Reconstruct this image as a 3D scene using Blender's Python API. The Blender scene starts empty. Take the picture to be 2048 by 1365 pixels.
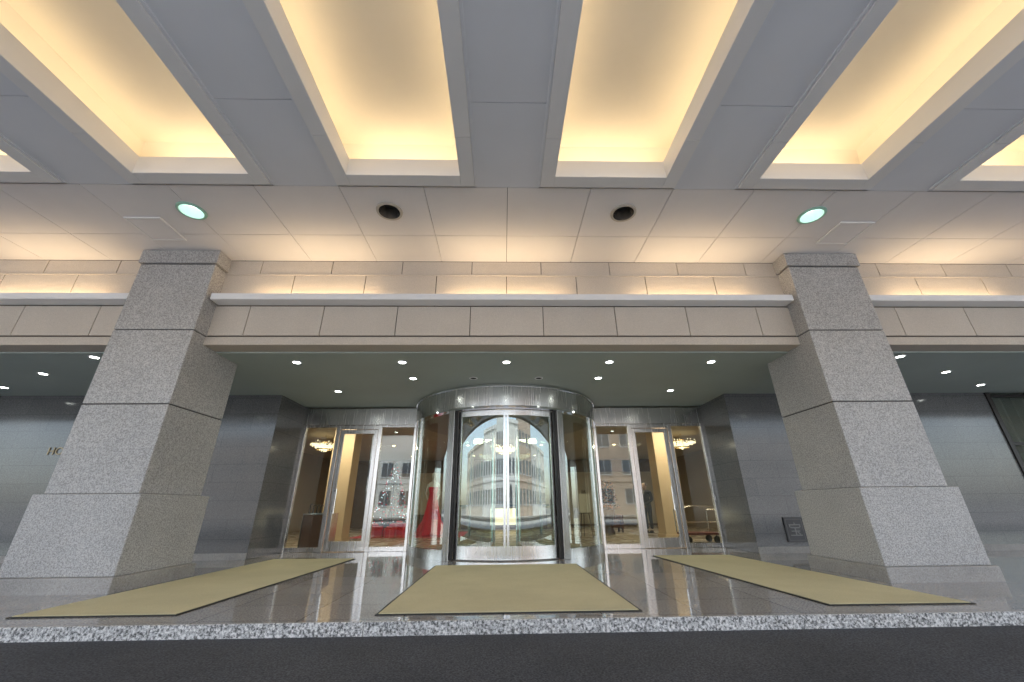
import bpy, math, random, bmesh
from mathutils import Vector, Matrix
random.seed(7)
S=bpy.context.scene
COL=bpy.context.collection
C=0.06      # x of the building's axis of symmetry
ZC=4.93     # canopy ceiling
ZS=3.31     # entrance soffit
ROAD=-0.103

# ------------------------------------------------------------------ helpers
def empty(name,loc=(0,0,0)):
    o=bpy.data.objects.new(name,None);COL.objects.link(o);o.location=loc;o.empty_display_size=.2
    return o
class M:
    """collects boxes / prisms / polygons into one mesh"""
    def __init__(s): s.v=[];s.f=[]
    def box(s,x0,x1,y0,y1,z0,z1):
        if x0>x1:x0,x1=x1,x0
        if y0>y1:y0,y1=y1,y0
        if z0>z1:z0,z1=z1,z0
        b=len(s.v)
        s.v+=[(x0,y0,z0),(x1,y0,z0),(x1,y1,z0),(x0,y1,z0),(x0,y0,z1),(x1,y0,z1),(x1,y1,z1),(x0,y1,z1)]
        for q in ((0,3,2,1),(4,5,6,7),(0,1,5,4),(1,2,6,5),(2,3,7,6),(3,0,4,7)): s.f.append([b+i for i in q])
        return s
    def obox(s,c,sx,sy,sz,rz):
        b=len(s.v);cs,sn=math.cos(rz),math.sin(rz)
        for (x,y,z) in ((-1,-1,-1),(1,-1,-1),(1,1,-1),(-1,1,-1),(-1,-1,1),(1,-1,1),(1,1,1),(-1,1,1)):
            X=x*sx/2;Y=y*sy/2
            s.v.append((c[0]+X*cs-Y*sn,c[1]+X*sn+Y*cs,c[2]+z*sz/2))
        for q in ((0,3,2,1),(4,5,6,7),(0,1,5,4),(1,2,6,5),(2,3,7,6),(3,0,4,7)): s.f.append([b+i for i in q])
        return s
    def poly(s,pts):
        b=len(s.v);s.v+=pts;s.f.append(list(range(b,b+len(pts))));return s
    def lathe(s,cx,cy,prof,n=32,a0=0,a1=2*math.pi,close=True):
        b=len(s.v);k=len(prof);full=abs(a1-a0-2*math.pi)<1e-6
        m=n if full else n+1
        for i in range(m):
            a=a0+(a1-a0)*i/n
            for r,z in prof: s.v.append((cx+r*math.cos(a),cy+r*math.sin(a),z))
        for i in range(n):
            j=(i+1)%m
            for q in range(k-1 if not close else k):
                q2=(q+1)%k
                s.f.append([b+i*k+q,b+j*k+q,b+j*k+q2,b+i*k+q2])
        if not full and close:
            s.f.append([b+q for q in range(k)]);s.f.append([b+(m-1)*k+q for q in reversed(range(k))])
        return s
    def arcwall(s,cx,cy,r0,r1,z0,z1,a0,a1,n=32):
        return s.lathe(cx,cy,[(r0,z0),(r1,z0),(r1,z1),(r0,z1)],n,a0,a1)
    def tube(s,p,q,r,n=10,r2=None):
        r2=r if r2 is None else r2
        p=Vector(p);q=Vector(q);d=(q-p).normalized()
        u=d.orthogonal().normalized();w=d.cross(u);b=len(s.v)
        for c,rr in ((p,r),(q,r2)):
            for i in range(n):
                a=2*math.pi*i/n;s.v.append(tuple(c+u*rr*math.cos(a)+w*rr*math.sin(a)))
        for i in range(n):
            j=(i+1)%n;s.f.append([b+i,b+j,b+n+j,b+n+i])
        s.f.append([b+i for i in reversed(range(n))]);s.f.append([b+n+i for i in range(n)])
        return s
    def ball(s,c,rx,ry,rz,nu=16,nv=10):
        b=len(s.v)
        for j in range(nv+1):
            t=math.pi*j/nv
            for i in range(nu):
                a=2*math.pi*i/nu
                s.v.append((c[0]+rx*math.sin(t)*math.cos(a),c[1]+ry*math.sin(t)*math.sin(a),c[2]+rz*math.cos(t)))
        for j in range(nv):
            for i in range(nu):
                k=(i+1)%nu
                s.f.append([b+j*nu+i,b+(j+1)*nu+i,b+(j+1)*nu+k,b+j*nu+k])
        return s
    def done(s,name,mat,parent=None,bevel=0,smooth=False,fix=True):
        me=bpy.data.meshes.new(name);me.from_pydata(s.v,[],s.f);me.validate()
        if fix:
            bm=bmesh.new();bm.from_mesh(me);bmesh.ops.remove_doubles(bm,verts=bm.verts,dist=1e-6) if smooth else None
            bmesh.ops.recalc_face_normals(bm,faces=bm.faces);bm.to_mesh(me);bm.free()
        o=bpy.data.objects.new(name,me);COL.objects.link(o)
        if mat: me.materials.append(mat)
        if smooth:
            for p in me.polygons:p.use_smooth=True
            try: me.set_sharp_from_angle(angle=math.radians(40))
            except Exception: pass
        if bevel:
            b=o.modifiers.new("b","BEVEL");b.width=bevel;b.segments=2;b.limit_method='ANGLE'
        if parent:o.parent=parent
        return o

# ------------------------------------------------------------------ materials
def mat(name,col=(.5,.5,.5),rough=.5,metal=0,spec=.5,emit=None,es=0):
    m=bpy.data.materials.new(name);m.use_nodes=True
    b=m.node_tree.nodes["Principled BSDF"]
    b.inputs["Base Color"].default_value=(*col,1);b.inputs["Roughness"].default_value=rough
    b.inputs["Metallic"].default_value=metal;b.inputs["Specular IOR Level"].default_value=spec
    if emit: b.inputs["Emission Color"].default_value=(*emit,1);b.inputs["Emission Strength"].default_value=es
    return m
def N(m,t,**k):
    n=m.node_tree.nodes.new(t)
    for a,b in k.items(): setattr(n,a,b)
    return n
def L(m,a,b): m.node_tree.links.new(a,b)
def pos(m): return N(m,"ShaderNodeNewGeometry").outputs["Position"]
def mixc(m,fac,a,b,mode='MIX'):
    n=N(m,"ShaderNodeMix",data_type='RGBA',blend_type=mode)
    for i,v in ((0,fac),(6,a),(7,b)):
        if hasattr(v,"is_linked") or hasattr(v,"links"): L(m,v,n.inputs[i])
        elif i==0: n.inputs[0].default_value=v
        else: n.inputs[i].default_value=(*v,1)
    return n.outputs[2]
def noise(m,vec,scale,detail=2,rough=.5):
    n=N(m,"ShaderNodeTexNoise");n.inputs["Scale"].default_value=scale;n.inputs["Detail"].default_value=detail;n.inputs["Roughness"].default_value=rough
    L(m,vec,n.inputs["Vector"]);return n.outputs["Fac"]
def ramp(m,fac,stops):
    r=N(m,"ShaderNodeValToRGB");L(m,fac,r.inputs[0])
    e=r.color_ramp.elements
    while len(e)<len(stops): e.new(.5)
    for i,(p,c) in enumerate(stops): e[i].position=p;e[i].color=(*c,1) if len(c)==3 else c
    return r.outputs[0]
def bsdf(m): return m.node_tree.nodes["Principled BSDF"]
def bump(m,h,st,dist=.01):
    b=N(m,"ShaderNodeBump");b.inputs["Strength"].default_value=st;b.inputs["Distance"].default_value=dist
    L(m,h,b.inputs["Height"]);L(m,b.outputs[0],bsdf(m).inputs["Normal"])
def stone(name,base,contrast=.3,scale=55,rough=.6,blotch=.12,spec=.4,bumpst=.15,wide=0,isl=0):
    m=mat(name,base,rough,spec=spec);p=pos(m)
    lo=tuple(c*(1-contrast) for c in base);hi=tuple(min(1,c*(1+contrast)) for c in base)
    a,b_,c_,d_=(.3,.48,.56,.7) if not wide else (.40,.48,.52,.60)
    sp=ramp(m,noise(m,p,scale,3,.7),[(a,lo),(b_,base),(c_,base),(d_,hi)])
    bl=ramp(m,noise(m,p,1.1,4,.6),[(.3,(1-blotch,)*3),(.7,(1+blotch,)*3)])
    c=mixc(m,1.0,sp,bl,'MULTIPLY')
    if isl:
        g=N(m,"ShaderNodeNewGeometry")
        c=mixc(m,1.0,c,ramp(m,g.outputs["Random Per Island"],[(0,(1-isl,)*3),(1,(1+isl,1+isl*.95,1+isl*.9))]),'MULTIPLY')
    L(m,c,bsdf(m).inputs["Base Color"])
    if bumpst: bump(m,noise(m,p,scale,3,.7),bumpst,.004)
    return m
def tiled(name,base,sx,sy,plane,contrast=.25,scale=50,rough=.15,mortar=.006,off=.5,var=.12,mcol=None,spec=.5):
    m=mat(name,base,rough,spec=spec);p=pos(m)
    sep=N(m,"ShaderNodeSeparateXYZ");L(m,p,sep.inputs[0]);com=N(m,"ShaderNodeCombineXYZ")
    if plane=='floor': L(m,sep.outputs[0],com.inputs[0]);L(m,sep.outputs[1],com.inputs[1])
    else:
        ad=N(m,"ShaderNodeMath",operation='ADD');L(m,sep.outputs[0],ad.inputs[0]);L(m,sep.outputs[1],ad.inputs[1])
        L(m,ad.outputs[0],com.inputs[0]);L(m,sep.outputs[2],com.inputs[1])
    br=N(m,"ShaderNodeTexBrick");L(m,com.outputs[0],br.inputs["Vector"])
    br.offset=off;br.inputs["Scale"].default_value=1;br.inputs["Brick Width"].default_value=sx;br.inputs["Row Height"].default_value=sy
    br.inputs["Mortar Size"].default_value=mortar;br.inputs["Mortar Smooth"].default_value=0.1
    br.inputs["Color1"].default_value=(1-var,1-var,1-var,1);br.inputs["Color2"].default_value=(1+var,1+var,1+var,1)
    mc=mcol or (.35,.35,.35);br.inputs["Mortar"].default_value=(*mc,1)
    lo=tuple(c*(1-contrast) for c in base);hi=tuple(min(1,c*(1+contrast)) for c in base)
    sp=ramp(m,noise(m,p,scale,3,.7),[(.36,lo),(.48,base),(.54,base),(.64,hi)])
    L(m,mixc(m,1.0,sp,br.outputs["Color"],'MULTIPLY'),bsdf(m).inputs["Base Color"])
    rr=N(m,"ShaderNodeMapRange");L(m,noise(m,p,2.2,3),rr.inputs[0]);rr.inputs[3].default_value=rough*.7;rr.inputs[4].default_value=rough*1.4
    L(m,rr.outputs[0],bsdf(m).inputs["Roughness"])
    return m
def painted(name,base,rough=.55,var=.05,scale=.8):
    m=mat(name,base,rough,spec=.35);p=pos(m)
    bl=ramp(m,noise(m,p,scale,5,.6),[(.3,tuple(c*(1-var) for c in base)),(.7,tuple(min(1,c*(1+var)) for c in base))])
    L(m,bl,bsdf(m).inputs["Base Color"]);return m

granite=stone("granite_grey",(.40,.385,.365),.34,60,.55,.08,wide=1,isl=.05)
granite_cap=stone("granite_plinth",(.33,.31,.285),.4,60,.5,.18)
groove=mat("joint_dark",(.05,.05,.05),.9)
fascia_m=stone("fascia_stone",(.56,.495,.42),.14,60,.7,.05,bumpst=.1,isl=.04)
wall_m=tiled("wall_granite_polished",(.125,.128,.13),1.1,.36,'wall',.4,60,.12,.004,var=.08,mcol=(.6,.6,.6))
floor_m=tiled("floor_granite_polished",(.36,.335,.305),.9,.6,'floor',.45,60,.045,.005,var=.08,off=0,mcol=(.42,.42,.42),spec=.65)
lobbyfloor_m=tiled("lobby_floor_marble",(.42,.36,.28),1.2,1.2,'floor',.1,6,.25,.02,var=.15,mcol=(.15,.12,.1),off=0)
ceil_m=painted("ceiling_warm_lit",(.77,.74,.725),.55,.04)  # same panels as the strips; warm shelf light put into the colour
strip_m=painted("ceiling_cool_lit",(.71,.72,.745),.5,.03)  # same panels again, with the cooler daylight put into the colour
frame_m=painted("coffer_frame_paint",(.76,.745,.725),.5,.03)
inner_m=painted("coffer_inner_paint",(.84,.825,.80),.5,.02)
cove_m=painted("cove_ceiling_paint",(.84,.775,.65),.6,.05,.7)
soffit_m=painted("soffit_paint",(.42,.48,.45),.5,.05)
shelf_m=painted("shelf_paint",(.82,.82,.82),.4,.02)
steel=mat("brushed_steel",(.68,.675,.66),.24,1.0)
p=pos(steel);mp=N(steel,"ShaderNodeMapping");L(steel,p,mp.inputs[0]);mp.inputs["Scale"].default_value=(60,60,1.5)
rr=N(steel,"ShaderNodeMapRange");L(steel,noise(steel,mp.outputs[0],1,3),rr.inputs[0]);rr.inputs[3].default_value=.16;rr.inputs[4].default_value=.34
L(steel,rr.outputs[0],bsdf(steel).inputs["Roughness"])
darkmetal=mat("dark_bronze",(.035,.032,.03),.35,.6)
brass=mat("brass",(.75,.55,.25),.25,1)
chrome=mat("chrome",(.8,.8,.8),.08,1)
asphalt=stone("asphalt",(.054,.056,.062),.65,70,.75,.2,bumpst=.6,wide=1)
kerb_m=stone("kerb_granite",(.42,.405,.38),.8,55,.6,.05,wide=1,isl=.06)
mat_m=stone("mat_khaki",(.58,.515,.32),.16,120,.95,.07,spec=.05,bumpst=.4)
rubber=mat("mat_rubber",(.03,.028,.022),.7)
def glass(name,base=.10,tint=(.90,.95,.93)):
    m=bpy.data.materials.new(name);m.use_nodes=True;nt=m.node_tree;nt.nodes.clear()
    o=N(m,"ShaderNodeOutputMaterial");mx=N(m,"ShaderNodeMixShader");t=N(m,"ShaderNodeBsdfTransparent");g=N(m,"ShaderNodeBsdfGlossy")
    t.inputs[0].default_value=(*tint,1);g.inputs["Roughness"].default_value=0.0;g.inputs[0].default_value=(.95,1,.98,1)
    lw=N(m,"ShaderNodeLayerWeight");lw.inputs[0].default_value=.5
    pw=N(m,"ShaderNodeMath",operation='POWER');L(m,lw.outputs["Facing"],pw.inputs[0]);pw.inputs[1].default_value=4
    ma=N(m,"ShaderNodeMath",operation='MULTIPLY_ADD',use_clamp=True);L(m,pw.outputs[0],ma.inputs[0]);ma.inputs[1].default_value=.85;ma.inputs[2].default_value=base
    L(m,ma.outputs[0],mx.inputs[0]);L(m,t.outputs[0],mx.inputs[1]);L(m,g.outputs[0],mx.inputs[2]);L(m,mx.outputs[0],o.inputs[0])
    return m
glass_m=glass("entrance_glass",.065)
drumglass_m=glass("curved_glass",.11,(.88,.95,.92))
def emis(name,col,s):
    return mat(name,(.8,.8,.8),.5,emit=col,es=s)
lamp_white=emis("lamp_white",(.95,1,.93),22)
lamp_warm=emis("lamp_warm",(1,.72,.4),14)
lamp_green=emis("lamp_cfl",(.78,1,.93),2.2)
lamp_off=mat("lamp_reflector",(.30,.27,.23),.25,.7)

def area(name,loc,sx,sy,w,col,rot=(0,0,0),parent=None,spread=180):
    l=bpy.data.lights.new(name,'AREA');l.shape='RECTANGLE';l.size=sx;l.size_y=sy;l.energy=w;l.color=col;l.spread=math.radians(spread)
    o=bpy.data.objects.new(name,l);COL.objects.link(o);o.location=loc;o.rotation_euler=rot
    if parent:o.parent=parent
    return o
UP=(math.pi,0,0)

# ------------------------------------------------------------------ ground, road, pavement, kerb
M().poly([(-400,-400,-.13),(400,-400,-.13),(400,400,-.13),(-400,400,-.13)]).done("ground",stone("ground_dirt",(.3,.29,.27),.1,2,.9))
M().poly([(-200,-1.8,ROAD),(200,-1.8,ROAD),(200,4.105,ROAD),(-200,4.105,ROAD)]).done("road",asphalt)
M().poly([(-200,-24,ROAD),(200,-24,ROAD),(200,-11.0,ROAD),(-200,-11.0,ROAD)]).done("road",asphalt)
k=M()
x=-30.0
while x<30:
    k.box(x,x+1.797,4.10,4.125,-.2,0.0);x+=1.8
k.done("kerb",kerb_m,bevel=.006)
M().box(-30,30,4.127,10.15,-.2,-.001).done("pavement",floor_m)
paving=stone("paving_grey",(.55,.54,.51),.1,20,.8)
k=M();k2=M();x=-60.0
while x<60:
    k.box(x,x+1.19,-24.2,-24.0,-.2,.03);k2.box(x,x+1.19,-11.0,-10.8,-.2,.03).box(x,x+1.19,-1.99,-1.8,-.2,.03);x+=1.2
k.done("kerb",kerb_m,bevel=.008);k2.done("kerb",kerb_m,bevel=.008)
M().box(-60,60,-27,-24.2,-.2,.028).done("pavement",paving)
M().box(-60,60,-10.8,-1.99,-.2,.028).done("pavement",paving)  # unseen pale paving, added to bounce sunlight up to the canopy ceiling
mk=M()
for i in range(-12,13): mk.box(i*5-1.2,i*5+1.2,-17.6,-17.45,ROAD+.003,ROAD+.005)
mk.done("road_marking",mat("road_paint",(.75,.75,.72),.6))

# ------------------------------------------------------------------ pillars
def pillar(cx,name="granite_pillar",y0=5.64,y1=6.80):
    e=empty(name,(0,0,0));h=.61
    M().box(cx-.73,cx+.73,y0-.11,y1+.13,-.02,.17).done("plinth",granite_cap,e,.012)
    M().box(cx-.69,cx+.69,y0-.06,y1+.08,.17,1.11).done("base_block",granite,e,.012)
    M().box(cx-h+.02,cx+h-.02,y0+.02,y1-.02,1.11,ZC).done("core",groove,e)
    b=M()
    for z0,z1 in ((1.115,2.303),(2.318,3.468),(3.483,4.665)): b.box(cx-h,cx+h,y0,y1,z0,z1)
    b.done("shaft_blocks",granite,e,.01)
    M().box(cx-h-.03,cx+h+.03,y0-.03,y1+.03,4.68,ZC-.003).done("cap_block",granite,e,.01)
    return e
HP=5.447
pillar(C-HP);pillar(C+HP)
pillar(C-HP-10.9);pillar(C+HP+10.9)

# ------------------------------------------------------------------ beam fascia
FY=5.92
e=empty("entrance_beam")
def course(z0,z1,off,y=FY):
    b=M()
    x=C+off-1.22*16
    while x<C+18:
        b.box(x+.006,x+1.214,y,y+.06,z0,z1);x+=1.22
    return b
course(4.66,ZC-.004,.61).done("stone_course_top",fascia_m,e,.004)
course(4.05,4.635,0).done("stone_course_upper",fascia_m,e,.004)
course(3.50,4.03,.61).done("stone_course_lower",fascia_m,e,.004)
M().box(-20,20,FY+.02,FY+.5,ZS+.06,ZC).done("beam_core",mat("joint_brown",(.10,.085,.07),.9),e)
M().box(-20,20,FY-.012,FY+.3,ZS+.02,3.47).done("bottom_trim",fascia_m,e,.008)
M().box(-20,20,FY-.010,FY+.02,4.634,4.662).done("string_course",fascia_m,e,.004)
# light shelves
WARM=(1,.74,.44)
def shelf(x0,x1):
    s=empty("light_shelf")
    M().box(x0,x1,5.70,FY-.003,4.045,4.06).box(x0,x1,5.70,5.715,4.06,4.155).box(x0,x0+.012,5.715,FY-.003,4.06,4.15).box(x1-.012,x1,5.715,FY-.003,4.06,4.15).done("trough",shelf_m,s,.003)
    M().tube((x0+.1,5.80,4.085),(x1-.1,5.80,4.085),.014).done("lamp_tube",emis("tube_warm",WARM,2.0),s)
    n=max(2,int((x1-x0)/3))
    for i in range(n):
        a=x0+(x1-x0)*(i+.5)/n
        area("shelf_lamp",(a,5.77,4.11),(x1-x0)/n*.62,.06,30/n,WARM,(math.pi+math.radians(12),0,0),s)
shelf(C-4.80,C+4.80);shelf(C-15.7,C-6.10);shelf(C+6.10,C+15.7)

# ------------------------------------------------------------------ canopy ceiling
e=empty("coffered_ceiling")
P=2.722;cs=[C+P*(i+.5) for i in range(-4,4)]
HO=.95;HI=.738;YF=4.12;YI=3.91;YN=-1.2;YE=-2.0
g=.004
b=M()
xs=[C+1.145*i for i in range(-15,16)]
for a,bb in zip(xs[:-1],xs[1:]):
    for y0,y1 in ((YF+.03,5.19),(5.19,FY)):
        b.box(a+g,bb-g,y0+g,y1-g,ZC,ZC+.05)
b.done("front_panels",ceil_m,e)
b=M();bk=M()
edges=[(-17.0,cs[0]-HO+.02)]+[(cs[i]+HO-.02,cs[i+1]-HO+.02) for i in range(7)]+[(cs[7]+HO-.02,17.0)]
for xa,xb in edges:
    for y0,y1 in ((YE,.36),(.36,2.92),(2.92,YF+.03)):
        b.box(xa,xb,y0+g,y1-g,ZC,ZC+.05)
    bk.box(xa,xb,YE,YF,ZC+.06,ZC+.1)
for cx in cs: b.box(cx-HO+.021,cx+HO-.021,YE,YN-.19,ZC+.001,ZC+.04)
b.done("strip_panels",strip_m,e);bk.done("strip_backing",groove,e)
M().box(-17,17,YF,FY+.1,ZC+.06,ZC+.1).done("joint_backing",groove,e)
CW=(1,.77,.48)
for cx in cs:
    ce=empty("ceiling_coffer")
    lip=M();zl=ZC-.018
    lip.box(cx-HO,cx-HO+.03,YN-.21,YF,zl,ZC+.05).box(cx+HO-.03,cx+HO,YN-.21,YF,zl,ZC+.05).box(cx-HO+.03,cx+HO-.03,YF-.03,YF,zl,ZC+.05).box(cx-HO+.03,cx+HO-.03,YN-.21,YN-.18,zl,ZC+.05)
    lip.done("outer_lip",strip_m,ce,.003)
    fr=M();zf=ZC-.04;o=HO-.032
    for y0,y1 in ((YN,.73),(.73,3.33),(3.33,YF-.032)):
        for sgn in (-1,1):
            fr.box(cx+sgn*HI,cx+sgn*o,y0+.002,y1-.002,zf,5.10)
    fr.box(cx-HI+.001,cx+HI-.001,YI,YF-.032,zf+.0005,5.10)
    fr.box(cx-HI+.001,cx+HI-.001,YN-.18,YN,zf+.0005,5.10)
    fr.done("frame",frame_m,ce,.004)
    up=M()
    for sgn in (-1,1): up.box(cx+sgn*(HI+.0),cx+sgn*(HI+.02),YN,YI,5.10,5.17)
    up.box(cx-HI,cx+HI,YI,YI+.02,5.10,5.17).box(cx-HI,cx+HI,YN-.02,YN,5.10,5.17)
    for sgn in (-1,1): up.box(cx+sgn*(HI-.003),cx+sgn*(HI+.0),YN,YI-.003,zf+.004,5.17)
    up.box(cx-HI,cx+HI,YI-.003,YI,zf+.004,5.17).box(cx-HI,cx+HI,YN,YN+.003,zf+.004,5.17)
    up.done("inner_lining",inner_m,ce)
    W=1.16;cv=M()
    zt=5.62
    y0,y1=YN-.4,YI+.36
    cv.poly([(cx-W,y0,5.10),(cx-W,y1,5.10),(cx-W,y1,zt-.2),(cx-W,y0,zt-.2)]);cv.poly([(cx+W,y0,5.10),(cx+W,y1,5.10),(cx+W,y1,zt-.2),(cx+W,y0,zt-.2)])
    cv.poly([(cx-W,y1,5.10),(cx+W,y1,5.10),(cx+W,y1,zt-.2),(cx-W,y1,zt-.2)]);cv.poly([(cx-W,y0,5.10),(cx+W,y0,5.10),(cx+W,y0,zt-.2),(cx-W,y0,zt-.2)])
    a=.2
    cv.poly([(cx-W,y0,zt-.2),(cx-W,y1,zt-.2),(cx-W+a,y1-a,zt),(cx-W+a,y0+a,zt)]);cv.poly([(cx+W,y0,zt-.2),(cx+W,y1,zt-.2),(cx+W-a,y1-a,zt),(cx+W-a,y0+a,zt)])
    cv.poly([(cx-W,y1,zt-.2),(cx+W,y1,zt-.2),(cx+W-a,y1-a,zt),(cx-W+a,y1-a,zt)]);cv.poly([(cx-W,y0,zt-.2),(cx+W,y0,zt-.2),(cx+W-a,y0+a,zt),(cx-W+a,y0+a,zt)])
    cv.poly([(cx-W+a,y0+a,zt),(cx+W-a,y0+a,zt),(cx+W-a,y1-a,zt),(cx-W+a,y1-a,zt)])
    cv.done("cove_ceiling",cove_m,ce)
    M().box(cx-W,cx-HI-.02,y0,y1,5.09,5.10).box(cx+HI+.02,cx+W,y0,y1,5.09,5.10).box(cx-HI,cx+HI,YI+.02,y1,5.09,5.10).done("ledge",inner_m,ce)
    for sgn in (-1,1):
        area("cove_lamp",(cx+sgn*(HI+.14),(YN+YI)/2,5.14),.06,YI-YN,12.5,CW,UP,ce)
    area("cove_lamp",(cx,YI+.14,5.14),2*HI,.06,5.5,CW,UP,ce)
# unseen roof above everything, put in to keep the sun from leaking
M().box(-18,18,YE-.1,6.0,5.68,6.1).box(-18,18,YE-.2,YE-.1,ZC-.1,6.1).done("canopy_roof",painted("canopy_paint",(.6,.6,.6)))

def downlight(cx,cy,lit):
    e=empty("ceiling_downlight")
    r=.19
    M().lathe(cx,cy,[(r*.80,ZC-.018),(r*.84,ZC-.022),(r*.98,ZC-.016),(r,ZC-.001),(r*.80,ZC-.001)],40).done("trim_ring",painted("ring_tint",(.35,.60,.48) if lit else (.5,.45,.38)),e,smooth=True)  # rings of lit lamps carry the green lamp light in their colour
    M().lathe(cx,cy,[(r*.80,ZC-.018),(r*.6,ZC+.16)],40,close=False).done("reflector",emis("reflector_glow",(.25,.75,.55),.45) if lit else lamp_off,e,smooth=True)  # lit reflector glows by itself in place of reflected lamp light
    M().lathe(cx,cy,[(0.001,ZC+.14),(r*.63,ZC+.14)],32,close=False).done("lens",lamp_green if lit else groove,e)
    return e
# holes for the downlights
dls=[(C-4.60,4.65,True),(C-1.73,4.63,False),(C+1.73,4.63,False),(C+4.60,4.65,True),(C-9.2,4.65,True),(C+9.2,4.65,True)]
pan=bpy.data.objects["front_panels"];back=bpy.data.objects["joint_backing"]
ct=M()
for x,y,l in dls:
    b0=len(ct.v);n=32;r=.155
    for z in (ZC-.1,ZC+.3):
        for i in range(n):
            a=2*math.pi*i/n;ct.v.append((x+r*math.cos(a),y+r*math.sin(a),z))
    for i in range(n):
        j=(i+1)%n;ct.f.append([b0+i,b0+j,b0+n+j,b0+n+i])
    ct.f.append([b0+i for i in reversed(range(n))]);ct.f.append([b0+n+i for i in range(n)])
cut=ct.done("cutter",None)
for o in (pan,back):
    md=o.modifiers.new("bo","BOOLEAN");md.operation='DIFFERENCE';md.object=cut;md.solver='EXACT'
dg=bpy.context.evaluated_depsgraph_get()
for o in (pan,back):
    me=bpy.data.meshes.new_from_object(o.evaluated_get(dg));o.modifiers.clear();o.data=me
bpy.data.objects.remove(cut)
for d in dls: downlight(*d)
for sx in (-1,1):
    cx=C+sx*5.43;cy=5.06;e=empty("access_panel")
    M().box(cx-.262,cx+.262,cy-.262,cy+.262,ZC-.008,ZC-.001).done("shadow_gap",mat("panel_gap_shade",(.25,.24,.23),.8),e)  # dark sheet paints in the shaded edge around the panel
    fr=M()
    fr.box(cx-.27,cx+.27,cy-.27,cy-.245,ZC-.022,ZC-.001).box(cx-.27,cx+.27,cy+.245,cy+.27,ZC-.022,ZC-.001).box(cx-.27,cx-.245,cy-.244,cy+.244,ZC-.022,ZC-.001).box(cx+.245,cx+.27,cy-.244,cy+.244,ZC-.022,ZC-.001)
    fr.done("frame",inner_m,e,.002)
    M().box(cx-.236,cx+.236,cy-.236,cy+.236,ZC-.018,ZC-.0085).done("door",ceil_m,e,.001)

# ------------------------------------------------------------------ entrance soffit
e=empty("entrance_soffit")
M().box(-20,20,FY+.30,8.87,ZS,ZS+.05).box(-5.10+C,5.10+C,8.87,10.12,ZS,ZS+.05).done("soffit_panel",soffit_m,e)
def spot(x,y,lit=True,z=ZS,w=16):
    s=empty("soffit_downlight")
    M().lathe(x,y,[(.062,z-.010),(.085,z-.007),(.088,z-.001),(.062,z-.001)],24).done("trim_ring",shelf_m,s,smooth=True)
    M().lathe(x,y,[(.001,z-.004),(.062,z-.004)],20,close=False).done("lens",lamp_white if lit else groove,s)
    if lit:
        l=bpy.data.lights.new("spot",'SPOT');l.energy=w;l.spot_size=math.radians(120);l.spot_blend=.8;l.color=(1,.97,.88);l.shadow_soft_size=.05
        o=bpy.data.objects.new("spot_lamp",l);COL.objects.link(o);o.location=(x,y,z-.03);o.parent=s
for i in range(-2,3): spot(C+i*1.86,6.67)
for i in (-1,1):
    spot(C+i*1.87,7.63);spot(C+i*.66,7.63,False);spot(C+i*3.72,8.57)
    spot(C+i*6.98,6.40);spot(C+i*8.75,7.28);spot(C+i*10.5,8.19)

# ------------------------------------------------------------------ granite walls
WY=8.87;WX=5.10
for sg in (-1,1):
    M().box(C+sg*WX,C+sg*11.35,WY,WY+.25,0,ZS).box(C+sg*WX,C+sg*(WX+.25),WY+.25,10.3,0,ZS).done("granite_wall",wall_m)
    M().box(C+sg*(WX+.0),C+sg*11.35,WY-.012,WY-.001,0.0,.12).done("granite_skirting",granite_cap)
    e=empty("side_window")
    fr=M();x0=C+sg*11.35;x1=C+sg*17
    fr.box(x0,x0+sg*.10,WY-.03,WY+.12,0,ZS)
    for i in range(1,6): fr.box(x0+sg*i*1.05,x0+sg*(i*1.05+.05),WY,WY+.1,0,ZS)
    for z in (0,1.05,2.1,ZS-.1): fr.box(x0+sg*.1,x1,WY+.005,WY+.09,z,z+.06)
    fr.done("frame",darkmetal,e)
    M().box(x0+sg*.1,x1,WY+.045,WY+.052,0,ZS).done("pane",glass_m,e)
    cu=M();n=90
    for i in range(n):
        a=x0+sg*(.1+5.4*i/n);bx=x0+sg*(.1+5.4*(i+1)/n)
        ya=WY+.5+.05*math.sin(i*1.3);yb=WY+.5+.05*math.sin((i+1)*1.3)
        cu.poly([(a,ya,0),(bx,yb,0),(bx,yb,ZS),(a,ya,ZS)])
    cu.done("curtain",mat("curtain_fabric",(.22,.2,.17),.9),e,smooth=True)

def text(body,name,loc,size,m,rot=(math.pi/2,0,0),ext=.01,align='LEFT'):
    cu=bpy.data.curves.new(name,'FONT');cu.body=body;cu.size=size;cu.extrude=ext;cu.align_x=align
    o=bpy.data.objects.new(name,cu);COL.objects.link(o);o.location=loc;o.rotation_euler=rot;cu.materials.append(m)
    return o
s=empty("hotel_sign")
t=text("HOTEL","letters",(-9.72,WY-.012,2.02),.22,mat("sign_brass",(.30,.24,.15),.45,.8),ext=.004);t.parent=s
s=empty("wall_plaque")
M().box(5.80,6.20,WY-.03,WY-.002,.20,.66).done("plate",mat("plaque_dark",(.02,.022,.025),.3),s,.004)
M().box(5.83,5.84,WY-.034,WY-.031,.23,.63).box(6.16,6.17,WY-.034,WY-.031,.23,.63).box(5.84,6.16,WY-.034,WY-.031,.23,.24).box(5.84,6.16,WY-.034,WY-.031,.62,.63).done("border",mat("plaque_line",(.12,.12,.12),.4),s)
t=text("宝","character",(6.0,WY-.036,.33),.28,mat("plaque_text",(.22,.22,.21),.4),ext=.004,align='CENTER');t.parent=s

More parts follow.
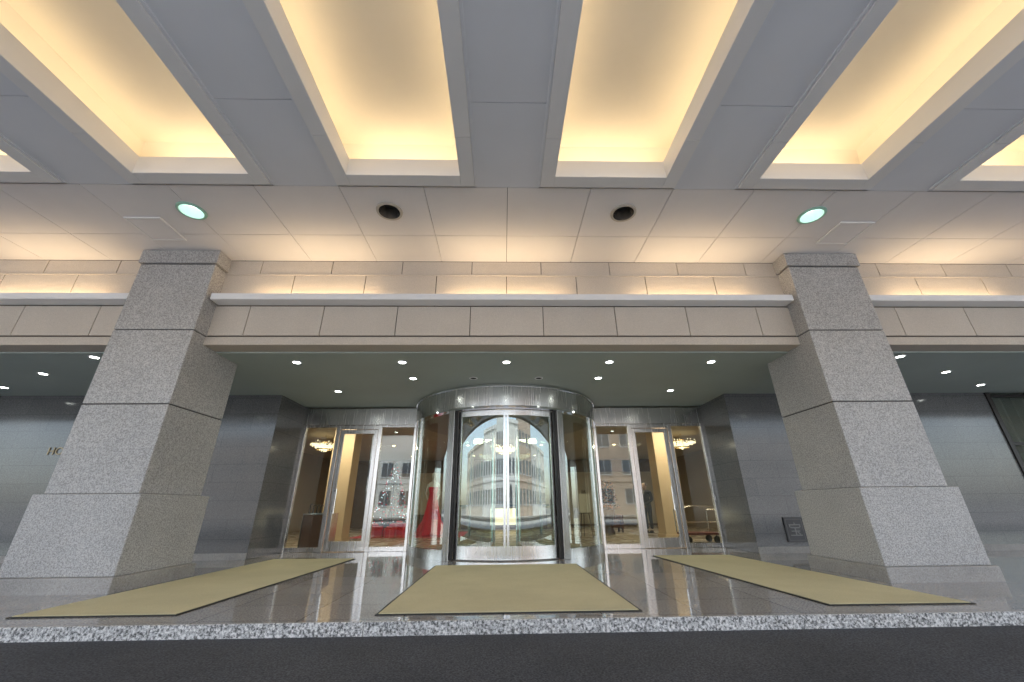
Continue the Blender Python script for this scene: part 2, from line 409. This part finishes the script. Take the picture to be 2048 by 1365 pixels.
# ------------------------------------------------------------------ glazed entrance wall
GY=10.2;HB=2.86
for sg in (-1,1):
    e=empty("glass_entrance_wall")
    f=M()
    def X(v): return C+sg*v
    f.box(X(2.14),X(5.095),GY-.10,GY+.10,HB,3.28)
    f.done("header",steel,e,.006)
    f=M()
    for a,w in ((2.26,.06),(3.13,.09),(4.18,.09),(5.04,.055)): f.box(X(a),X(a+w),GY-.05,GY+.05,0,HB)
    f.box(X(2.32),X(3.13),GY-.03,GY+.03,0,.10).box(X(4.27),X(5.04),GY-.03,GY+.03,0,.10)
    f.box(X(3.22),X(4.18),GY-.028,GY+.028,HB-.10,HB).box(X(2.32),X(3.13),GY-.028,GY+.028,HB-.05,HB).box(X(4.27),X(5.04),GY-.028,GY+.028,HB-.05,HB)
    f.done("posts",steel,e,.004)
    d=M()
    d.box(X(3.235),X(3.325),GY-.022,GY+.022,.01,HB-.11).box(X(4.075),X(4.165),GY-.022,GY+.022,.01,HB-.11)
    d.box(X(3.325),X(4.075),GY-.022,GY+.022,.01,.22).box(X(3.325),X(4.075),GY-.022,GY+.022,HB-.21,HB-.11)
    d.done("door_leaf_frame",steel,e,.003)
    hd=M().tube((X(4.03),GY-.08,.8),(X(4.03),GY-.08,1.35),.015).tube((X(4.03),GY-.08,.85),(X(4.10),GY-.02,.85),.01).tube((X(4.03),GY-.08,1.3),(X(4.10),GY-.02,1.3),.01)
    hd.done("door_handle",chrome,e,smooth=True)
    M().box(X(2.32),X(3.13),GY-.004,GY+.004,.10,HB-.05).box(X(4.27),X(5.04),GY-.004,GY+.004,.10,HB-.05).box(X(3.325),X(4.075),GY-.004,GY+.004,.22,HB-.21).done("panes",glass_m,e)

# ------------------------------------------------------------------ revolving door
e=empty("revolving_door")
RC=(C,GY+.05);R=2.21;ZB=2.81;CY=RC[1]
def ang(x): return -math.acos(x/R)   # front side
M().arcwall(*RC,R-.10,R+.05,ZB,ZS-.01,-math.pi,0,72).done("canopy_band",steel,e,smooth=True)
M().arcwall(*RC,R-.12,R+.065,ZB-.02,ZB+.03,-math.pi,0,72).arcwall(*RC,R-.1,R+.065,ZS-.06,ZS-.012,-math.pi,0,72).done("canopy_trims",chrome,e,smooth=True)
M().lathe(*RC,[(.001,ZB+.02),(R-.11,ZB+.02)],64,-math.pi,0,close=False).lathe(*RC,[(.001,ZB+.02),(R-.11,ZB+.02)],64,0,math.pi,close=False).done("drum_ceiling",mat("drum_ceiling",(.25,.2,.15),.4),e)
M().arcwall(*RC,R-.06,R+.03,0,.17,-math.pi,ang(-1.12),30).arcwall(*RC,R-.06,R+.03,0,.17,ang(1.12),0,30).done("base_ring",steel,e,smooth=True)
M().arcwall(*RC,R-.16,R-.13,.002,.012,-math.pi,0,60).lathe(*RC,[(.001,.004),(R-.2,.004)],64,close=False).done("floor_disc",mat("drum_floor",(.3,.29,.28),.3),e)
for s0,s1 in ((-math.pi,ang(-1.12)),(ang(1.12),0)):
    M().arcwall(*RC,R-.02,R-.008,.17,ZB-.02,s0,s1,40).done("curved_glass",drumglass_m,e,smooth=True)
po=M()
for x in (-1.12,1.12):
    a=ang(x);po.obox((C+R*math.cos(a),CY+R*math.sin(a),ZB/2),.10,.15,ZB,a)
for a in (-math.pi+.02,-.02): po.obox((C+R*math.cos(a),CY+R*math.sin(a),ZB/2),.07,.08,ZB,a)
for a in (math.radians(-152),math.radians(-28)): po.obox((C+R*math.cos(a),CY+R*math.sin(a),ZB/2),.04,.03,ZB,a)
po.done("drum_posts",steel,e,.004)
db=M()
for x in (-1.03,1.03):
    a=ang(x);db.obox((C+(R-.02)*math.cos(a),CY+(R-.02)*math.sin(a),ZB/2),.06,.05,ZB-.02,a)
db.done("dark_seals",darkmetal,e)
r=R-.10;a0=-math.pi/2
sl=M()
am=math.asin(.98/r)
for sgn in (-1,1):
    for c_,w in ((.032,.045),(.95,.07)):
        a=a0+sgn*math.asin(c_/r);sl.obox((C+r*math.cos(a),CY+r*math.sin(a),(ZB-.05)/2+.02),.04,w,ZB-.07,a)
sl.arcwall(*RC,r-.02,r+.02,.02,.24,a0-am,a0+am,24).arcwall(*RC,r-.02,r+.02,ZB-.14,ZB-.03,a0-am,a0+am,24)
sl.done("sliding_leaf_frames",steel,e,smooth=True)
M().arcwall(*RC,r-.004,r+.004,.24,ZB-.14,a0-am,a0+am,24).done("sliding_leaf_glass",drumglass_m,e,smooth=True)
w=M();wg=M()
for a in (math.radians(-122),math.radians(-58),math.radians(58),math.radians(122)):
    ca,sa=math.cos(a),math.sin(a)
    for rr_ in (.55,1.85): w.obox((C+rr_*ca,CY+rr_*sa,ZB/2+.01),.06,.05,ZB-.06,a)
    for z in (.13,ZB-.1): w.obox((C+1.2*ca,CY+1.2*sa,z),1.25,.045,.16,a)
    wg.obox((C+1.2*ca,CY+1.2*sa,ZB/2),1.24,.01,ZB-.36,a)
w.done("wing_frames",steel,e,.003);wg.done("wing_glass",glass_m,e)

# ------------------------------------------------------------------ mats
def flatmat(q,name="entrance_mat"):
    e=empty(name)
    def sheet(pts,z0,z1):
        m=M();m.v=[(x,y,z0) for x,y in pts]+[(x,y,z1) for x,y in pts];m.f=[[3,2,1,0],[4,5,6,7],[0,1,5,4],[1,2,6,5],[2,3,7,6],[3,0,4,7]];return m
    sheet(q,.001,.008).done("rubber_edge",rubber,e)
    ins=[]
    for i in range(4):
        p=Vector(q[i]);a=(Vector(q[(i+1)%4])-p).normalized();b=(Vector(q[i-1])-p).normalized()
        ins.append(tuple(p+(a+b)*.024))
    sheet(ins,.0085,.014).done("pile",mat_m,e,.002)
flatmat([(-1.17,4.31),(1.29,4.31),(1.25,7.62),(-1.15,7.62)])
flatmat([(-4.57,4.42),(-3.03,4.42),(-2.88,8.80),(-4.49,8.85)])
flatmat([(3.14,4.42),(4.57,4.40),(4.42,8.62),(2.92,8.68)])

# ------------------------------------------------------------------ lobby
e=empty("hotel_lobby")
M().box(C-9,C+9,10.305,22,-.1,0.0).box(C-5.1,C+5.1,10.152,10.303,-.1,-.001).done("floor",lobbyfloor_m,e)
M().box(C-9,C+9,10.32,22,3.25,3.30).done("ceiling",painted("lobby_ceiling",(.45,.38,.28)),e)
wd=stone("wood_panel",(.16,.095,.05),.2,8,.4,.1,bumpst=0)
M().box(C-9.2,C+9.2,22,22.3,0,3.3).done("back_wall",wd,e)
M().box(C-9.2,C-9,9.2,22,0,3.3).box(C+9,C+9.2,9.2,22,0,3.3).box(C-9,C-5.36,10.31,10.4,0,3.3).box(C+5.36,C+9,10.31,10.4,0,3.3).done("side_walls",painted("lobby_wall",(.3,.24,.17)),e)
M().box(C-6,C-3.2,21.9,21.99,.6,2.6).box(C+3.2,C+9,21.9,21.99,.1,2.6).done("wall_panels",painted("panel_cream",(.5,.42,.3)),e)
for x in (-5,0,5):
    for y in (12.5,17.5):
        area("lobby_lamp",(C+x,y-1.0,3.22),1.2,.8,80,(1,.83,.63),(0,0,0),e)
ld=M()
for x in (-7.5,-4.5,-1.5,1.5,4.5,7.5):
    for y in (11.4,13.5,16.5,20): ld.lathe(C+x,y,[(.001,3.243),(.06,3.243)],14,close=False)
ld.done("lobby_downlights",lamp_warm,e)
for sg in (-1,1):
    for xx,yy in ((4.92,12.4),(1.9,20.8)):
        M().box(C+sg*xx-.32,C+sg*xx+.32,yy,yy+.6,0,3.25).box(C+sg*xx-.35,C+sg*xx+.35,yy-.03,yy+.63,0.001,.15).done("lobby_column",painted("column_cream",(.66,.50,.32),.3),None,.01)
def chandelier(x,y,z,r=.7):
    s=empty("chandelier")
    M().tube((x,y,z+.45),(x,y,3.25),.012).lathe(x,y,[(r*.95,z+.2),(r,z+.2),(r,z+.24),(r*.95,z+.24)],32).lathe(x,y,[(r*.5,z+.02),(r*.55,z+.02),(r*.55,z+.05),(r*.5,z+.05)],32).done("frame",brass,s)
    d=M()
    for i in range(220):
        a=random.random()*6.283;q=random.random()**.5
        d.ball((x+r*q*math.cos(a),y+r*q*math.sin(a),z+.22*q+random.uniform(-.05,.06)),.018,.018,.035,6,4)
    d.done("crystals",emis("crystal",(1,.8,.5),1.6),s)
chandelier(C,15,2.72,.5);chandelier(C-6.2,14,2.75,.45);chandelier(C+6.2,14,2.75,.45)
s=empty("reception_desk")
M().box(-1.9,2.0,19.6,20.3,0,.95).done("counter",wd,s,.01)
M().box(-2.0,2.1,19.5,20.35,.951,1.02).done("counter_top",mat("dark_stone",(.03,.03,.03),.15),s,.01)
M().box(-.58,.78,19.57,19.597,.18,.86).done("lit_panel",emis("lit_panel",(1,.80,.45),.9),s)
M().box(-.75,-.6,19.55,19.59,0,.95).box(.8,.95,19.55,19.59,0,.95).done("panel_posts",darkmetal,s)
M().box(-1.2,1.3,21.85,21.97,1.2,2.3).done("back_shelf",painted("back_shelf_wood",(.25,.15,.08)),s)
# easel notice board
s=empty("notice_easel")
M().box(2.50,2.86,13.98,14.0,.72,1.30).done("board",painted("board_cream",(.68,.60,.45)),s,.004)
M().tube((2.48,13.97,0),(2.64,14.03,1.42),.012).tube((2.88,13.97,0),(2.72,14.03,1.42),.012).tube((2.68,14.4,0),(2.68,14.05,1.40),.012).box(2.48,2.88,13.95,14.0,.70,.718).done("easel_legs",darkmetal,s)
# flower arrangement
s=empty("flower_arrangement")
fx,fy=3.72,15.2
M().lathe(fx,fy,[(.001,0),(.20,0),(.13,.25),(.2,.6),(.26,.8),(.2,.82),(.001,.80)],24,close=False).done("urn",mat("urn_bronze",(.12,.08,.05),.3,.5),s,smooth=True)
fl=M();fg=M()
for i in range(900):
    a=random.random()*6.283;t=random.random();q=random.random()**.5*.42*(1-.5*t);z=.8+t*.95
    p=Vector((fx+q*math.cos(a),fy+q*math.sin(a),z));d_=Vector((math.cos(a),math.sin(a),random.uniform(0,.9))).normalized()*.08
    w_=d_.cross(Vector((random.random()-.5,random.random()-.5,1))).normalized()*.022
    (fl if i%3==0 else fg).poly([tuple(p-w_),tuple(p+d_*.5-w_*1.3),tuple(p+d_),tuple(p+w_)])
fl.done("blossoms",mat("blossom_orange",(.6,.22,.06),.6),s,fix=False);fg.done("leaves",mat("leaf_dark",(.06,.07,.03),.5),s,fix=False)

# ------------------------------------------------------------------ red carpet, christmas tree, gifts, dress
M().poly([(-5.2,14.6,.004),(-1.4,14.6,.004),(-1.4,18,.004),(-5.2,18,.004)]).done("red_carpet",mat("carpet_red",(.45,.02,.03),.9))
red=painted("gift_red",(.7,.015,.02),.35)
tx,ty=-4.15,16.0
s=empty("christmas_tree")
M().tube((tx,ty,.0),(tx,ty,2.5),.06,r2=.01).lathe(tx,ty,[(.001,0),(.25,0),(.3,.3),(.001,.3)],20).done("trunk",mat("bark",(.08,.05,.03),.9),s)
lf=M();or_=M();or2=M();or3=M()
for i in range(5200):
    z=.35+2.25*random.random()**1.25;t=(z-.35)/2.25
    rad=(.70*(1-t)+.03)*(1+.13*math.sin(z*19));q=random.random()**.4;a=random.random()*6.283
    p=Vector((tx+rad*q*math.cos(a),ty+rad*q*math.sin(a),z-.12*q))
    d=Vector((math.cos(a+random.uniform(-.7,.7)),math.sin(a+random.uniform(-.7,.7)),random.uniform(-.5,.25))).normalized()*.075
    w_=d.cross(Vector((random.random()-.5,random.random()-.5,1))).normalized()*.012
    lf.poly([tuple(p-w_),tuple(p+w_),tuple(p+d)])
for i in range(300):
    z=.4+2.1*random.random()**1.2;t=(z-.35)/2.25;rad=(.70*(1-t)+.05);a=random.random()*6.283;q=(.013,.02,.03)[i%3]
    (or_,or2,or3)[i%3].ball((tx+rad*math.cos(a),ty+rad*math.sin(a),z-.1),q,q,q,6,4)
lf.done("needles",mat("needles",(.045,.075,.065),.6),s,fix=False);or_.done("fairy_lights",emis("fairy",(.8,.9,1),2.2),s);or2.done("baubles",chrome,s,smooth=True);or3.done("red_baubles",red,s,smooth=True)
def gift(x,y,sx,sy,h,rz=0):
    g_=empty("gift_box")
    M().obox((x,y,h/2+.005),sx,sy,h,rz).done("box",red,g_,.006)
    M().obox((x,y,h/2+.006),sx*.14,sy+.006,h+.006,rz).obox((x,y,h/2+.0065),sx+.006,sy*.14,h+.0065,rz).ball((x-.05,y,h+.05),.07,.03,.04).ball((x+.05,y,h+.05),.07,.03,.04).done("ribbon",mat("ribbon",(.8,.12,.1),.3),g_)
gift(-4.45,15.1,.6,.5,.34,.2);gift(-3.62,15.2,.5,.5,.42,-.15);gift(-3.85,14.85,.3,.3,.26,.4);gift(-4.02,15.2,.24,.24,.2,.1)
dx,dy=-2.62,15.9
s=empty("dress_mannequin")
def loft(rows,cx,cy,name,m,par,n=28,ripple=0,rn=9):
    g_=M();k=len(rows)
    for (z,rx,ry,ox) in rows:
        for i in range(n*2):
            a=math.pi*i/n;f=1+ripple*max(0,(1.1-z))*math.sin(rn*a)
            g_.v.append((cx+ox+rx*f*math.cos(a),cy+ry*f*math.sin(a),z))
    for j in range(k-1):
        for i in range(2*n):
            q=(i+1)%(2*n);g_.f.append([j*2*n+i,j*2*n+q,(j+1)*2*n+q,(j+1)*2*n+i])
    g_.f.append(list(range(2*n)));g_.f.append([(k-1)*2*n+i for i in range(2*n)])
    return g_.done(name,m,par,smooth=True)
loft([(.02,.62,.55,0),(.15,.52,.48,0),(.5,.33,.30,0),(.85,.24,.21,0),(1.1,.20,.17,0),(1.25,.155,.125,0),(1.4,.14,.11,0),(1.55,.175,.13,0),(1.63,.17,.12,0)],dx,dy,"gown",mat("gown_red",(.7,.02,.05),.45),s,ripple=.12)
loft([(1.62,.165,.11,0),(1.72,.19,.10,0),(1.78,.17,.085,0),(1.82,.07,.06,0),(1.9,.052,.052,0),(1.93,.06,.07,0),(2.0,.078,.09,0),(2.08,.078,.095,0),(2.14,.05,.06,0),(2.16,.01,.01,0)],dx,dy,"bust",mat("mannequin_white",(.72,.74,.7),.4),s)
M().tube((dx-.19,dy,1.73),(dx-.27,dy-.03,1.42),.04,r2=.032).tube((dx-.27,dy-.03,1.42),(dx-.17,dy-.14,1.2),.032,r2=.022).tube((dx+.19,dy,1.73),(dx+.27,dy-.03,1.42),.04,r2=.032).tube((dx+.27,dy-.03,1.42),(dx+.17,dy-.14,1.2),.032,r2=.022).done("arms",bpy.data.materials["mannequin_white"],s,smooth=True)

# ------------------------------------------------------------------ umbrella stand
s=empty("umbrella_stand")
ux,uy=-4.62,10.95
M().box(ux-.32,ux+.36,uy-.15,uy+.2,.02,.78).done("cabinet",mat("stand_wood",(.13,.06,.035),.35),s,.008)
M().box(ux-.34,ux+.38,uy-.17,uy+.22,.78,.81).box(ux-.34,ux-.325,uy-.17,uy+.22,0,.78).box(ux+.365,ux+.38,uy-.17,uy+.22,0,.78).done("steel_rack",steel,s)
u=M()
for i in range(7):
    x=ux-.27+i*.09;z=.97+random.uniform(-.03,.05)
    u.tube((x,uy,.8),(x,uy,z),.012)
    pr=None
    for j in range(7):
        a=math.pi*j/6;pt=(x+.03-.03*math.cos(a),uy,z+.03*math.sin(a))
        if pr:u.tube(pr,pt,.009,6)
        pr=pt
    u.tube((x,uy,.8),(x,uy,.86),.025,8,.014)
u.done("umbrella_handles",mat("umbrella_black",(.02,.02,.022),.4),s,smooth=True)
s=empty("luggage_cart")
lx0,lx1=4.72,5.62
M().box(lx0,lx1,11.2,11.8,.20,.25).done("deck",mat("cart_deck",(.12,.03,.02),.7),s,.01)
c_=M()
for yy in (11.22,11.78):
    c_.tube((lx0,yy,.25),(lx0,yy,.80),.014).tube((lx1,yy,.25),(lx1,yy,.80),.014)
    pr=None
    for j in range(13):
        a=math.pi*j/12;pt=((lx0+lx1)/2-(lx1-lx0)/2*math.cos(a),yy,.80+.10*math.sin(a))
        if pr:c_.tube(pr,pt,.014)
        pr=pt
    c_.tube((lx0,yy,.5),(lx1,yy,.5),.010)
for xx in (lx0,lx1): c_.tube((xx,11.22,.80),(xx,11.78,.80),.013).tube((xx,11.22,.5),(xx,11.78,.5),.010)
c_.done("brass_frame",mat("cart_chrome",(.62,.58,.5),.2,1),s,smooth=True)
c_=M()
for xx in (lx0+.08,lx1-.08):
    for yy in (11.27,11.73):
        c_.tube((xx,yy-.02,.09),(xx,yy+.02,.09),.085,16);c_.tube((xx,yy,.1),(xx,yy,.2),.015)
c_.done("wheels",rubber,s)
s=empty("armchair")
ax,ay=4.15,16.6;lea=mat("leather_brown",(.14,.06,.03),.45)
M().box(ax-.28,ax+.28,ay-.32,ay+.25,.16,.44).box(ax-.28,ax+.28,ay+.25,ay+.38,.16,.92).box(ax-.42,ax-.285,ay-.32,ay+.36,.12,.62).box(ax+.285,ax+.42,ay-.32,ay+.36,.12,.62).done("upholstery",lea,s,.05)
M().box(ax-.38,ax-.33,ay-.28,ay-.23,0,.13).box(ax+.33,ax+.38,ay-.28,ay-.23,0,.13).box(ax-.38,ax-.33,ay+.28,ay+.33,0,.13).box(ax+.33,ax+.38,ay+.28,ay+.33,0,.13).done("legs",darkmetal,s)
# ------------------------------------------------------------------ man
def skin(name,verts,edges,radii,m,par,root=0,sub=2):
    me=bpy.data.meshes.new(name);me.from_pydata(verts,edges,[]);o=bpy.data.objects.new(name,me);COL.objects.link(o)
    o.modifiers.new("s","SKIN")
    if not me.skin_vertices: me.skin_vertices.new()
    for i,r in enumerate(radii):
        me.skin_vertices[0].data[i].radius=r if isinstance(r,tuple) else (r,r)
    me.skin_vertices[0].data[root].use_root=True
    o.modifiers["s"].use_smooth_shade=True
    sb=o.modifiers.new("u","SUBSURF");sb.levels=sub;sb.render_levels=sub
    me.materials.append(m);o.parent=par;return o
def man(px,py,rz):
    e=empty("man",(px,py,0));e.rotation_euler=(0,0,rz)   # built facing -Y
    suit=mat("suit_black",(.022,.022,.028),.7);sk=mat("skin",(.6,.40,.29),.5);hair=mat("hair_grey",(.10,.09,.08),.6);sh=mat("shoe",(.01,.01,.01),.25)
    v=[(0,0,.92),(0,.0,1.10),(0,.0,1.28),(0,.01,1.40),(0,.01,1.455),
       (.19,.01,1.385),(.235,.03,1.12),(.13,-.17,.99),(.05,-.215,.985),
       (-.19,.01,1.385),(-.235,.03,1.12),(-.13,-.17,.99),(-.05,-.215,.985),
       (.095,0,.84),(.10,-.015,.50),(.10,.02,.12),(-.095,0,.84),(-.10,-.01,.50),(-.10,.03,.12)]
    ed=[(0,1),(1,2),(2,3),(3,4),(3,5),(5,6),(6,7),(7,8),(3,9),(9,10),(10,11),(11,12),(0,13),(13,14),(14,15),(0,16),(16,17),(17,18)]
    ra=[(.165,.115),(.15,.11),(.175,.12),(.13,.09),(.06,.055),.075,.055,.042,.036,.075,.055,.042,.036,.10,.07,.058,.10,.07,.058]
    skin("suit",v,ed,ra,suit,e)
    M().poly([(-.05,-.118,1.44),(.05,-.118,1.44),(.0,-.135,1.20)]).done("shirt",mat("shirt_white",(.75,.75,.75),.6),e)
    M().poly([(-.014,-.14,1.42),(.014,-.14,1.42),(.02,-.142,1.22),(0,-.143,1.18),(-.02,-.142,1.22)]).done("tie",mat("tie_dark",(.05,.03,.08),.5),e)
    h=M();h.tube((0,.01,1.40),(0,.0,1.53),.052,16)
    h.ball((0,-.01,1.60),.076,.095,.118,24,18)
    h.ball((0,-.035,1.545),.055,.065,.055,20,12)
    h.tube((0,-.10,1.615),(0,-.122,1.575),.009,8,.016);h.ball((0,-.112,1.572),.016,.014,.012)
    h.ball((.077,.005,1.595),.010,.02,.032,10,8);h.ball((-.077,.005,1.595),.010,.02,.032,10,8)
    h.done("head",sk,e,smooth=True)
    M().ball((.03,-.093,1.61),.013,.009,.008,10,8).ball((-.03,-.093,1.61),.013,.009,.008,10,8).done("eyes",mat("eye",(.05,.04,.035),.3),e)
    M().ball((0,-.098,1.54),.026,.008,.006,10,6).done("mouth",mat("lip",(.35,.15,.12),.5),e)
    hh=M();hh.ball((0,.02,1.64),.083,.092,.09,24,14);hh.done("hair",hair,e,smooth=True)
    for sg in (-1,1):
        P0=Vector((sg*.05,-.215,.985));D=Vector((-sg*.75,-.15,-.65)).normalized();Sd=Vector((0,-.8,.35)).normalized()
        pts=[tuple(P0),tuple(P0+D*.05),tuple(P0+D*.085)];skin("palm",pts,[(0,1),(1,2)],[(.026,.018),(.036,.016),(.034,.014)],sk,e,sub=1)
        for i,(o_,l) in enumerate(((-.027,.058),(-.009,.07),(.009,.074),(.027,.068))):
            b0=P0+D*.08+Sd*o_*.9;b1=b0+D*l*.5+Vector((0,.006,-.006));b2=b1+D*l*.3+Vector((0,.014,-.014));b3=b2+D*l*.2+Vector((0,.014,-.008))
            skin("finger_%d"%(i+1),[tuple(b0),tuple(b1),tuple(b2),tuple(b3)],[(0,1),(1,2),(2,3)],[.009,.009,.008,.007],sk,e,sub=1)
        t0=P0+D*.025+Sd*.028;t1=t0+D*.03+Sd*.022;t2=t1+D*.03+Sd*.004
        skin("thumb",[tuple(t0),tuple(t1),tuple(t2)],[(0,1),(1,2)],[.012,.010,.008],sk,e,sub=1)
        M().ball((sg*.10,-.055,.04),.048,.135,.045,18,10).box(sg*.10-.045,sg*.10+.045,-.17,.06,0,.015).done("shoe",sh,e,smooth=True)
man(5.38,15.9,math.radians(-50))

# ------------------------------------------------------------------ hotel mass and opposite street
e=empty("hotel_building")
M().box(-20,20,6.0+.45,24,3.45,10).done("upper_storeys",painted("hotel_render",(.5,.47,.42)),e)  # unseen mass added to block the sun; its height sets the shadow
M().box(-20,-18,8.9,24,0,3.4).box(18,20,8.9,24,0,3.4).box(-20,20,23,24,0,3.4).box(-20,-9.3,9.9,10.3,0,3.4).box(9.3,20,9.9,10.3,0,3.4).done("outer_walls",painted("hotel_wall_core",(.4,.38,.34)),e)
winm=mat("window_dark",(.10,.13,.16),.1)
def building(x0,x1,y,h,colr,fl,step,win=(.55,.5),name="office_building",arch=False):
    e=empty(name);depth=12
    M().box(x0,x1,y-depth,y,0,h).done("walls",painted("bldg_paint",colr,.7,.08),e)
    w=M();f=M();z=1.2 if not arch else 4.2
    while z+step*win[1]<h-.6:
        n=max(1,int((x1-x0)/fl));wd_=(x1-x0)/n
        for i in range(n):
            a=x0+wd_*(i+.5-win[0]/2);b_=a+wd_*win[0]
            w.box(a,b_,y+.004,y+.02,z,z+step*win[1])
            f.box(a-.05,b_+.05,y+.001,y+.10,z-.1,z-.002).box(a-.06,a-.002,y+.001,y+.07,z,z+step*win[1]).box(b_+.002,b_+.06,y+.001,y+.07,z,z+step*win[1]).box((a+b_)/2-.03,(a+b_)/2+.03,y+.021,y+.05,z,z+step*win[1])
        z+=step
    w.done("windows",winm,e);f.done("window_frames",mat("frame_white",(.7,.7,.7),.5),e)
    M().box(x0-.15,x1+.15,y-depth,y+.2,h,h+.4).box(x0-.05,x1+.05,y+.0,y+.12,3.5,3.8).done("cornice",painted("cornice",tuple(min(.8,c*1.1) for c in colr)),e)
    if arch:
        g=M();n=max(2,int((x1-x0)/3.2));wd_=(x1-x0)/n
        for i in range(n):
            cx=x0+wd_*(i+.5);pts=[(cx-1.1,y+.01,.05)]+[(cx-1.1*math.cos(math.pi*j/16),y+.01,2.1+1.1*math.sin(math.pi*j/16)) for j in range(17)]+[(cx+1.1,y+.01,.05)]
            g.poly(pts)
        g.done("arched_shopfronts",winm,e)
BY=-27
building(-40,-19,BY,8,(.55,.5,.45),2.4,3.1)
building(-18.8,-7.5,BY,9.0,(.76,.75,.72),2.0,3.0)
building(-7.3,-2.0,BY,12,(.66,.68,.68),1.6,2.9,(.6,.55))
building(1.8,10.0,BY,9.5,(.78,.77,.74),2.2,3.2,arch=True)
building(10.2,22,BY,11,(.5,.4,.33),2.6,3.1)
building(22.3,40,BY,8,(.68,.66,.63),2.2,3.0)

# ------------------------------------------------------------------ world, sun, camera
w=bpy.data.worlds.new("World");S.world=w;w.use_nodes=True;nt=w.node_tree
sky=nt.nodes.new("ShaderNodeTexSky");sky.sky_type='NISHITA';sky.sun_disc=False
el=math.radians(55);az=math.radians(12)   # sun behind the hotel
sky.sun_elevation=el;sky.sun_rotation=az;sky.air_density=1.0;sky.dust_density=2.0
hs=nt.nodes.new("ShaderNodeHueSaturation");hs.inputs["Saturation"].default_value=.68   # hazy winter sky
bg=nt.nodes["Background"];nt.links.new(sky.outputs[0],hs.inputs["Color"]);nt.links.new(hs.outputs[0],bg.inputs[0]);bg.inputs[1].default_value=.80
l=bpy.data.lights.new("sun",'SUN');l.energy=5;l.angle=math.radians(.5);l.color=(1,.95,.88)
so=bpy.data.objects.new("sun",l);COL.objects.link(so)
d=Vector((math.sin(az)*math.cos(el),math.cos(az)*math.cos(el),math.sin(el)))   # toward the sun
so.rotation_euler=d.to_track_quat('Z','Y').to_euler();so.location=(0,0,30)

psi=math.radians(1.4);p=math.radians(22.9);rho=math.radians(0.55)
F=Vector((math.sin(psi)*math.cos(p),math.cos(psi)*math.cos(p),math.sin(p)))
R0=Vector((math.cos(psi),-math.sin(psi),0));U0=R0.cross(F)
Rr=R0*math.cos(rho)-U0*math.sin(rho);U=R0*math.sin(rho)+U0*math.cos(rho)
cam=bpy.data.cameras.new("camera");cam.sensor_width=36;cam.lens=36*788/2048;cam.clip_start=.05;cam.clip_end=1500
co=bpy.data.objects.new("camera",cam);COL.objects.link(co)
mw=Matrix((Rr,U,-F)).transposed().to_4x4();mw.translation=Vector((0,0,.9));co.matrix_world=mw
S.camera=co
S.view_settings.view_transform='Standard';S.view_settings.look='None';S.view_settings.exposure=0
